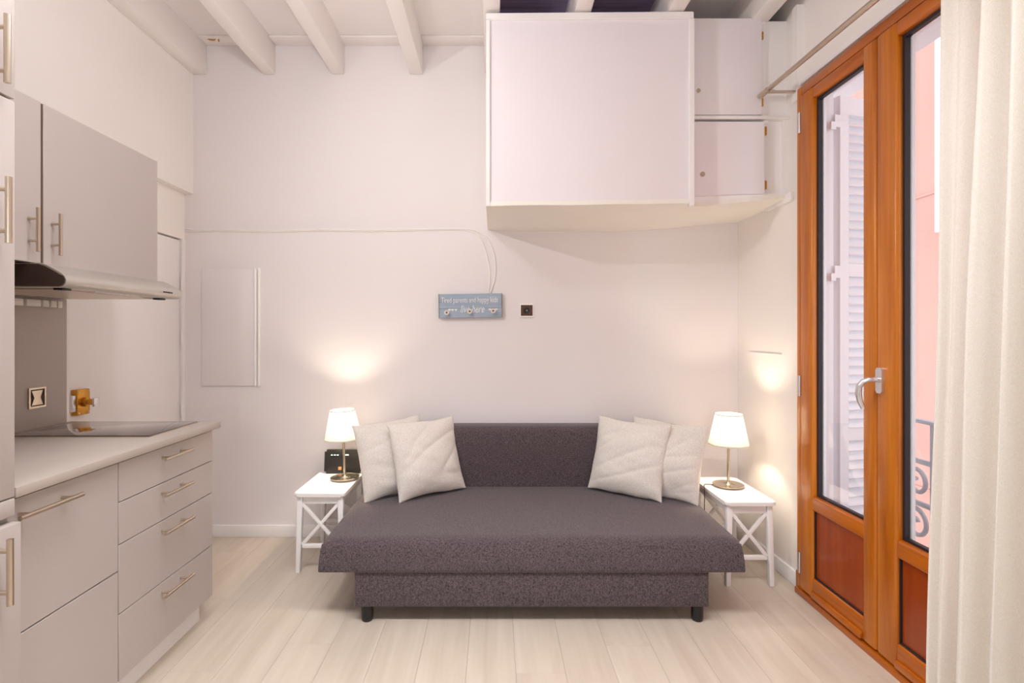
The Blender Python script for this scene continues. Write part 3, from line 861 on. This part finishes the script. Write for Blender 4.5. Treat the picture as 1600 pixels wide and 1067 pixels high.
# brass wire hook under the ceiling
hk = thing('ceiling_hook', (-1.74, 3.3, 3.06), 'small brass wire hook and loop below the ceiling beam', 'hook')
HY = 3.30
def PH(px, py): return ((px - 772) * HY / 840, HY, EYE + (520 - py) * HY / 840)
tube('loop', [PH(323 + 0, 59), PH(326, 55.5), PH(331, 55), PH(336, 57), PH(338, 60), PH(335, 62.5), PH(329, 62.5), PH(324, 60.5), PH(323, 59)], .004, 'brass', hk, n=6)
tube('rod', [PH(337, 60), PH(345, 59.5), PH(353, 59.5)], .005, 'brass', hk, n=6)
tube('tail', [PH(305, 58), PH(310, 57.5), PH(314, 57.5)], .004, 'brass', hk, n=6)
tube('tail', [PH(316, 58.5), PH(319, 59), PH(323, 59)], .003, 'brass', hk, n=6)
tube('drop', [PH(341, 60), PH(342, 65)], .004, 'brass', hk, n=6)

# ================================================================== SOFA
sf = thing('sofa_bed', (.19, 2.75, 0), 'armless dark grey fabric sofa bed with black legs', 'sofa')
# base box
box('base', -.615, .947, 2.365, 3.30, .070, .235, 'sofa', sf, bev=.008)
for x in (-.565, .905):
    for y in (2.395, 3.22):
        lathe('leg', [(0, .072), (.027, .072), (.026, .02), (.024, .004), (.020, 0), (0, 0)], (x, y, 0), 'black', sf, n=24)
# seat: profile in y-z swept along x with softly crowned top
def seat_mesh():
    bm = bmesh.new()
    yf, yb, zb, zt = 2.352, 3.185, .2255, .365
    prof = [(yf + .010, zb), (yf + .002, zb + .006), (yf, zb + .016), (yf + .004, zb + .05), (yf + .012, zb + .09), (yf + .022, zt - .020), (yf + .034, zt - .008), (yf + .052, zt - .001), (yf + .08, zt)]
    for k in range(1, 12): prof.append((yf + .08 + (yb - yf - .08) * k / 11, zt))
    prof += [(yb, zb)]
    N = 40
    rings = []
    for i in range(N + 1):
        u = -1 + 2 * i / N
        # rounded ends: pull the outermost rings in near the top
        ring = []
        for (y, z) in prof:
            h = (z - zb) / (zt - zb)
            xl = -.770 + .012 * h ** 2; xr = 1.100 - .012 * h ** 2 + .022 * (y - yf) / .8
            e = 1 - abs(u)
            uu = u
            x = xl + (xr - xl) * (uu + 1) / 2
            drop = 0.0
            if h > .9: drop = .014 * max(0, 1 - e / .05) ** 2
            zz = z - drop
            if h > .85: zz += .004 * math.cos(u * math.pi / 2) + .0025 * noise.noise(Vector((x * 3, y * 3, 0)))
            ring.append(bm.verts.new((x, y, zz)))
        rings.append(ring)
    n = len(prof)
    for a, b in zip(rings, rings[1:]):
        for k in range(n):
            bm.faces.new((a[k], a[(k + 1) % n], b[(k + 1) % n], b[k]))
    bm.faces.new(rings[0]); bm.faces.new(rings[-1][::-1])
    return bm
finish('seat', seat_mesh(), 'sofa', sf, smooth=55)
# backrest
def back_mesh():
    bm = bmesh.new()
    x0, x1 = -.708, 1.160
    z0, z1 = .24, .722
    prof = [(3.182, z0), (3.178, .365), (3.170, .50), (3.172, .62), (3.178, .685), (3.188, .706), (3.204, .718), (3.225, z1), (3.315, z1), (3.335, .714), (3.345, .70), (3.345, z0)]
    N = 40
    rings = []
    for i in range(N + 1):
        u = i / N
        e = min(u, 1 - u) * (x1 - x0)
        ring = []
        for (y, z) in prof:
            d = 0.0
            if e < .12 and z > .6: d = .018 * (1 - e / .12) ** 2
            yy = y + (0.0 if y > 3.25 else .03 * max(0, 1 - e / .06) ** 2)
            inset = .06 * max(0, (y - 3.2) / .145) if True else 0
            xx = x0 + u * (x1 - x0)
            if e < .001: xx += inset if u < .5 else -inset
            ring.append(bm.verts.new((xx, yy, z - d)))
        rings.append(ring)
    n = len(prof)
    for a, b in zip(rings, rings[1:]):
        for k in range(n):
            bm.faces.new((a[k], a[(k + 1) % n], b[(k + 1) % n], b[k]))
    bm.faces.new(rings[0]); bm.faces.new(rings[-1][::-1])
    return bm
finish('backrest', back_mesh(), 'sofa', sf, smooth=55)

# ---------------------------------------------------------------- cushions
def cushion(label, bl, br, lean, size_w, size_h, seed, roll=0.0, thick=.15):
    """bl, br: (x,y) of the bottom corners on the seat; lean: backward tilt in degrees"""
    bl, br = Vector((bl[0], bl[1], 0)), Vector((br[0], br[1], 0))
    u = (br - bl).normalized()
    nrm = Vector((u.y, -u.x, 0))             # faces the camera side
    up = (Vector((0, 0, 1)) * math.cos(math.radians(lean)) - nrm * math.sin(math.radians(lean))).normalized()
    nf = u.cross(up).normalized()
    N = 60
    bm = bmesh.new()
    def P(i, j, side):
        a = -1 + 2 * i / N; b = -1 + 2 * j / N
        A = math.copysign(1 - (1 - abs(a)) ** 1.25, a); B = math.copysign(1 - (1 - abs(b)) ** 1.25, b)
        x = A * size_w / 2 * (1 - .065 * (1 - B * B)); z = B * size_h / 2 * (1 - .055 * (1 - A * A))
        m = max(0, (1 - abs(A) ** 2.4)) * max(0, (1 - abs(B) ** 2.4))
        t = thick / 2 * m ** .55
        # wrinkles: radiating from the edges and long soft folds
        q = Vector((x * 9 + seed, z * 9, seed * 1.7))
        w = .015 * noise.noise(Vector((x * 3 + seed, z * 7 + x * 2, seed))) + .004 * noise.noise(Vector((x * 6, z * 22 + x * 6 + seed, seed + 1)))
        w -= .009 * (1 - abs(noise.noise(Vector((x * 2.5 + seed, z * 9 - x * 4, seed + 3))))) ** 7
        edge = 1 - min(1 - abs(A), 1 - abs(B))
        w += .012 * edge ** 3 * noise.noise(Vector((a * 3.5 + seed, b * 3.5, seed * 2))) * m ** .3
        w *= (m ** .4 if m > 0 else 0)
        # sag: belly lower than the middle
        t *= 1 + .25 * (-B) * (1 - abs(B))
        x += .006 * noise.noise(Vector((seed, z * 9, 1))) * abs(A) ** 6
        z += .008 * noise.noise(Vector((x * 9, seed, 2))) * abs(B) ** 6
        return Vector((x, side * (t + w), z))
    vs = {}
    for side in (1, -1):
        for i in range(N + 1):
            for j in range(N + 1):
                rim = i in (0, N) or j in (0, N)
                if rim and side == -1: vs[(i, j, -1)] = vs[(i, j, 1)]; continue
                p = P(i, j, side)
                vs[(i, j, side)] = bm.verts.new(p)
    for side in (1, -1):
        for i in range(N):
            for j in range(N):
                f = [vs[(i, j, side)], vs[(i + 1, j, side)], vs[(i + 1, j + 1, side)], vs[(i, j + 1, side)]]
                bm.faces.new(f if side == 1 else f[::-1])
    o = loc_mesh('throw_cushion', bm, 'linen', None, smooth=True)
    mid = (bl + br) / 2
    R = Matrix((u, -nf, up)).transposed().to_4x4()
    R = R @ Matrix.Rotation(math.radians(roll), 4, 'Y')
    # local +y is the back side
    c = Vector((mid.x, mid.y, .372)) + up * (size_h / 2) + Vector((0, 0, .0))
    o.matrix_world = Matrix.Translation(c) @ R
    tag(o, label, 'cushion', 'linen cushions on the sofa')
    return o
cushion('cream linen cushion in front on the sofa end near the kitchen', (-.520, 2.87), (-.165, 3.12), 18, .425, .425, 1.3, roll=-1.5)
cushion('cream linen cushion half hidden, leaning by the lamp with the black router', (-.715, 2.88), (-.36, 3.13), 18, .42, .425, 4.9, roll=-3)
cushion('cream linen cushion in front on the sofa end near the french door', (.545, 3.11), (.905, 2.87), 18, .43, .425, 8.2, roll=2)
cushion('cream linen cushion half hidden behind another, beside the lamp near the french door', (.745, 3.09), (1.090, 2.83), 17, .43, .425, 12.6, roll=3)

# ================================================================== SIDE TABLES
def side_table(cx, y0, w, d, h, rot, label):
    t = thing('side_table', (cx, y0 + d / 2, 0), label, 'side table', 'white side tables')
    W, D = w / 2, d / 2
    def lb_(name, *a, bev=.003):
        bm = bmesh.new(); b_box(bm, *a, bev=bev); return loc_mesh(name, bm, 'white', t, smooth=40)
    # top with rounded corners
    pts = []
    r = .022
    for (sx, sy, a0) in ((1, 1, 0), (-1, 1, 90), (-1, -1, 180), (1, -1, 270)):
        for k in range(6):
            a = math.radians(a0 + 90 * k / 5)
            pts.append((sx * (W - r) + r * math.cos(a), sy * (D - r) + r * math.sin(a)))
    bm = bmesh.new()
    A = [bm.verts.new((x, y, h - .018)) for x, y in pts]; B = [bm.verts.new((x, y, h)) for x, y in pts]
    fa = bm.faces.new(A[::-1]); fb = bm.faces.new(B)
    for k in range(len(pts)): bm.faces.new((A[k], A[(k + 1) % len(pts)], B[(k + 1) % len(pts)], B[k]))
    bmesh.ops.bevel(bm, geom=list(fb.edges) + list(fa.edges), offset=.004, segments=2, affect='EDGES')
    loc_mesh('table_top', bm, 'white', t, smooth=40)
    lw_ = .030; ix, iy = W - .014, D - .018
    for sx in (-1, 1):
        for sy in (-1, 1):
            bm = bmesh.new()
            x1_, y1_ = sx * ix, sy * iy
            b_box(bm, min(x1_, x1_ - sx * lw_), max(x1_, x1_ - sx * lw_), min(y1_, y1_ - sy * lw_), max(y1_, y1_ - sy * lw_), 0, h - .018, bev=.003)
            for v in bm.verts:      # slight splay and taper towards the foot
                k = 1 - v.co.z / h
                v.co.x += sx * .010 * k - (.004 * k if v.co.x * sx > (ix - lw_ / 2) else -.004 * k) * sx
                v.co.y += sy * .006 * k
            loc_mesh('leg', bm, 'white', t, smooth=40)
    for sy in (-1, 1):
        y_ = sy * (iy - .015)
        lb_('apron', -ix + lw_, ix - lw_, y_ - .009, y_ + .009, h - .062, h - .018)
        lb_('stretcher', -ix + lw_ - .006, ix - lw_ + .006, y_ - .008, y_ + .010, .128, .150)
        zt_, zb_ = h - .064, .150
        for s in (-1, 1):
            bm = bmesh.new()
            xa, xb = s * (-ix + lw_ - .002), s * (ix - lw_ + .002)
            dv = Vector((xb - xa, 0, zt_ - zb_)); L_ = dv.length + .012; ang = math.atan2(dv.z, dv.x)
            b_box(bm, -L_ / 2, L_ / 2, -.007 + s * .001, .007 + s * .001, -.009, .009, bev=.002)
            bmesh.ops.rotate(bm, cent=(0, 0, 0), matrix=Matrix.Rotation(-ang, 3, 'Y'), verts=bm.verts)
            bmesh.ops.translate(bm, vec=(0, y_, (zt_ + zb_) / 2), verts=bm.verts)
            loc_mesh('cross_bar', bm, 'white', t, smooth=40)
    for sx in (-1, 1):
        x_ = sx * (ix - .015)
        lb_('apron', x_ - .009, x_ + .009, -iy + lw_, iy - lw_, h - .062, h - .018)
    t.rotation_euler = (0, 0, math.radians(rot))
    return t
side_table(-.928, 2.845, .272, .46, .427, 0, 'white side table with crossed bars, carrying the lamp and the black router')
side_table(1.292, 2.695, .258, .475, .427, 0, 'white side table with crossed bars, carrying only a lamp near the french door')

# ================================================================== TABLE LAMPS
def table_lamp(x, y, z0, tilt, label, power):
    t = thing('table_lamp', (x, y, z0), label, 'lamp', 'lit table lamps')
    def lt(name, prof, material, parent=t, n=40, smooth=40, closed=False):
        bm = bmesh.new(); b_lathe(bm, prof, 0, 0, 0, n, closed)
        return loc_mesh(name, bm, material, parent, smooth=smooth)
    lt('base', [(0, 0), (.070, 0), (.080, .006), (.083, .013), (.0815, .0145), (.070, .0095), (.02, .012), (.012, .018), (.009, .028), (0, .028)], 'nickel')
    lt('pole', [(0, .02), (.0072, .02), (.0072, .25), (0, .25)], 'nickel', n=20)
    lt('socket', [(0, .245), (.012, .245), (.013, .272), (0, .272)], 'knobw', n=20)
    # pleated shade
    bm = bmesh.new()
    n = 144
    rings = []
    for (r, z) in ((.1035, .232), (.1040, .236), (.098, .262), (.0865, .315), (.075, .370), (.0695, .396), (.0690, .400)):
        ring = []
        for k in range(n):
            rr = r + (.0012 if (k // 2) % 2 else -.0006)
            ring.append(bm.verts.new((rr * math.cos(2 * math.pi * k / n), rr * math.sin(2 * math.pi * k / n), z)))
        rings.append(ring)
    for a, b in zip(rings, rings[1:]):
        for k in range(n): bm.faces.new((a[k], a[(k + 1) % n], b[(k + 1) % n], b[k]))
    s = loc_mesh('lamp_shade', bm, 'shade', t, smooth=True)
    lt('shade_rim', [(.1050, .231), (.1055, .238), (.1030, .238), (.1025, .231)], 'shade', s, n=72, closed=True)
    lt('shade_rim', [(.0705, .395), (.0700, .402), (.0680, .402), (.0685, .395)], 'shade', s, n=72, closed=True)
    lt('bulb', [(0, .272), (.009, .274), (.011, .279), (.0125, .287), (.012, .295), (.008, .302), (.004, .305), (0, .306)], 'bulb', n=20)
    d = bpy.data.lights.new('bulb_light', 'POINT'); d.energy = power; d.color = (1.0, 0.86, 0.66); d.shadow_soft_size = .02
    o = bpy.data.objects.new('bulb_light', d); COL.objects.link(o); o.parent = t; o.location = (0, 0, .334)
    t.rotation_euler = (0, math.radians(tilt), 0)
    return t
table_lamp(-.868, 3.13, .4285, -2.2, 'lit table lamp with pleated white shade in front of the black router', 7.4)
table_lamp(1.298, 2.98, .4275, 0.4, 'lit table lamp with pleated white shade in the corner near the french door', 7.4)
lc = tag(tube('lamp_cord', smooth_path([(1.222, 3.0, .431), (1.19, 3.01, .431), (1.168, 2.99, .432), (1.158, 2.96, .42), (1.155, 2.95, .36), (1.160, 2.98, .2), (1.18, 3.1, .05), (1.25, 3.25, .008), (1.35, 3.34, .008)]), .0022, 'gapdark', None, n=6),
         'thin dark lamp cord running off the side table near the french door', 'cord')

# router
ro = thing('router', (-.915, 3.262, .427), 'black router box standing on the side table behind the lamp', 'router')
bm = bmesh.new(); b_box(bm, -.112, .112, -.016, .016, 0, .142)
bmesh.ops.bevel(bm, geom=[e for e in bm.edges if abs(e.verts[0].co.y - e.verts[1].co.y) > .01], offset=.012, segments=4, affect='EDGES')
loc_mesh('casing', bm, 'black', ro, smooth=40)
for x in (-.068, -.050, -.032):
    bm = bmesh.new(); b_box(bm, x - .0045, x + .0045, -.0172, -.0158, .108, .1125); loc_mesh('indicator_light', bm, 'led', ro)
bm = bmesh.new(); b_box(bm, .006, .034, -.0172, -.0158, .1085, .1130); loc_mesh('indicator_light', bm, 'led', ro)
bm = bmesh.new(); b_box(bm, -.026, -.008, -.0172, -.0158, .022, .040); loc_mesh('logo', bm, 'orange', ro)
ro.rotation_euler = (math.radians(-6), 0, 0)

# ================================================================== CURTAIN
rod = thing('curtain_rod', (1.372, 2.0, 2.48), 'brushed metal curtain rod on a bracket above the french door', 'curtain rod')
RXX = 1.372
ROD_Z = lambda yy: 2.476 + (yy - 1.935) * .0263
tube('rod', [(RXX, 2.76, ROD_Z(2.76)), (RXX, 0.35, ROD_Z(0.35))], .0115, 'steel', rod, n=16)
tube('end_cap', [(RXX, 2.772, ROD_Z(2.772)), (RXX, 2.69, ROD_Z(2.69))], .0145, 'steel', rod, n=16)
for yy in (2.672, 0.6):
    zz = ROD_Z(yy)
    bm = bmesh.new()
    b_box(bm, RXX - .006, XR, yy - .010, yy + .010, zz - .024, zz - .016)
    b_box(bm, XR - .004, XR, yy - .014, yy + .014, zz - .065, zz - .012)
    b_box(bm, RXX - .018, RXX + .018, yy - .009, yy + .009, zz - .018, zz - .012)
    finish('bracket', bm, 'steel', rod)
def curtain_mesh():
    bm = bmesh.new()
    NS, NZ = 190, 44
    y_far_t, y_near = 1.664, 0.62
    rows = []
    for j in range(NZ + 1):
        v = j / NZ
        z = 2.42 - v * (2.42 - .02)
        row = []
        for i in range(NS + 1):
            s = i / NS
            yf = y_far_t + .022 * v ** 1.2
            y = yf + (y_near - yf) * s
            ph = s * 2 * math.pi * 10.5
            amp = .030 + .018 * v
            x = 1.372 - .02 * v + amp * (math.sin(ph + .8 * math.sin(ph * .37 + 1)) + .35 * math.sin(2.3 * ph + 2.0 * v + 1.1))
            x += .012 * noise.noise(Vector((s * 9, v * 2.2, 4)))
            y += .012 * math.cos(ph * 1.0) * (.4 + v)
            # folds drift sideways lower down
            row.append(bm.verts.new((min(x, 1.44), y + .03 * v * s * math.sin(s * 9), z)))
        rows.append(row)
    for a, b in zip(rows, rows[1:]):
        for k in range(NS): bm.faces.new((a[k], a[k + 1], b[k + 1], b[k]))
    return bm
cu = thing('curtain', (1.41, 1.15, .02), 'cream linen curtain hanging in folds at the picture edge', 'curtain')
finish('cloth', curtain_mesh(), 'curtain', cu, smooth=True)
for k in range(9):
    yy = .68 + k * .118
    zz = ROD_Z(yy)
    pts = [(RXX + .019 * math.cos(a), yy, zz + .019 * math.sin(a)) for a in [2 * math.pi * q / 16 for q in range(17)]]
    tube('curtain_ring', pts, .003, 'steel', cu, n=6)
    tube('ring_clip', [(RXX, yy, zz - .019), (RXX - .005, yy, 2.395)], .003, 'steel', cu, n=6)

# ================================================================== UNSEEN LAMPS, SOME ADDED AS FILL
PX, PY, PZ = -0.70, 1.72, 2.56  # unseen globe, added to brighten the left wall and wall cabinets
pn = thing('fill_globe', (PX, PY, PZ), 'small white globe added out of view as fill light for the kitchen side', 'lamp')
tube('cord', [(PX, PY, 2.90), (PX, PY, PZ + .10)], .004, 'white', pn, n=6)
lathe('cap', [(0, .10), (.02, .10), (.03, .06), (.03, .045), (0, .045)], (PX, PY, PZ), 'white', pn, n=20)
lathe('globe', [(0, .05), (.028, .045), (.048, .02), (.052, 0), (.045, -.028), (.025, -.047), (0, -.052)], (PX, PY, PZ), 'globe', pn, n=24)
d = bpy.data.lights.new('fill_globe_light', 'POINT'); d.energy = 16; d.color = (0.96, 0.97, 1.0); d.shadow_soft_size = .06
o = bpy.data.objects.new('fill_globe_light', d); COL.objects.link(o); o.parent = pn; o.location = (0, 0, -.12)
# clip-on spotlight over the kitchen units, turned towards the far corner
SP = Vector((-1.41, 1.41, 2.32))
aim = Vector((0.95, 3.35, 1.45)) - SP
rotm = aim.to_track_quat('-Z', 'Y')
sl = thing('clip_spotlight', (-1.5, 1.30, 2.30), 'white clip-on spotlight standing on the tall cabinet', 'lamp')
an = aim.normalized()
lathe('spot_head', [(0, .09), (.022, .09), (.030, .075), (.036, .02), (.034, .02), (.027, .07), (0, .08)], SP - an * .05, 'white', sl, n=24, rot=rotm.to_matrix().to_4x4())
tube('stem', [SP - an * .12 + Vector((0, 0, .01)), (-1.52, 1.30, 2.37), (-1.52, 1.28, 2.31)], .006, 'white', sl, n=8)
lathe('base', [(0, .016), (.035, .014), (.04, 0), (0, 0)], (-1.52, 1.28, 2.301), 'white', sl, n=24)
d = bpy.data.lights.new('spot_light', 'SPOT'); d.energy = 40; d.color = (1.0, 0.97, 0.95); d.shadow_soft_size = .012
d.spot_size = math.radians(125); d.spot_blend = 1.0
o = bpy.data.objects.new('spot_light', d); COL.objects.link(o); o.parent = sl
o.location = SP - WP[sl]; o.rotation_euler = rotm.to_euler()

# fixture added around the overhead fill, out of view
fl = thing('overhead_fill_fixture', (0.0, 1.05, 2.81), 'long flat white fill light fixture added out of view under the beams', 'lamp')
box('fill_body', -1.13, 1.13, 0.77, 1.33, 2.835, 2.893, 'white', fl, bev=.01)
box('fill_diffuser', -1.11, 1.11, 0.79, 1.31, 2.815, 2.835, 'diffuser', fl, bev=.006)
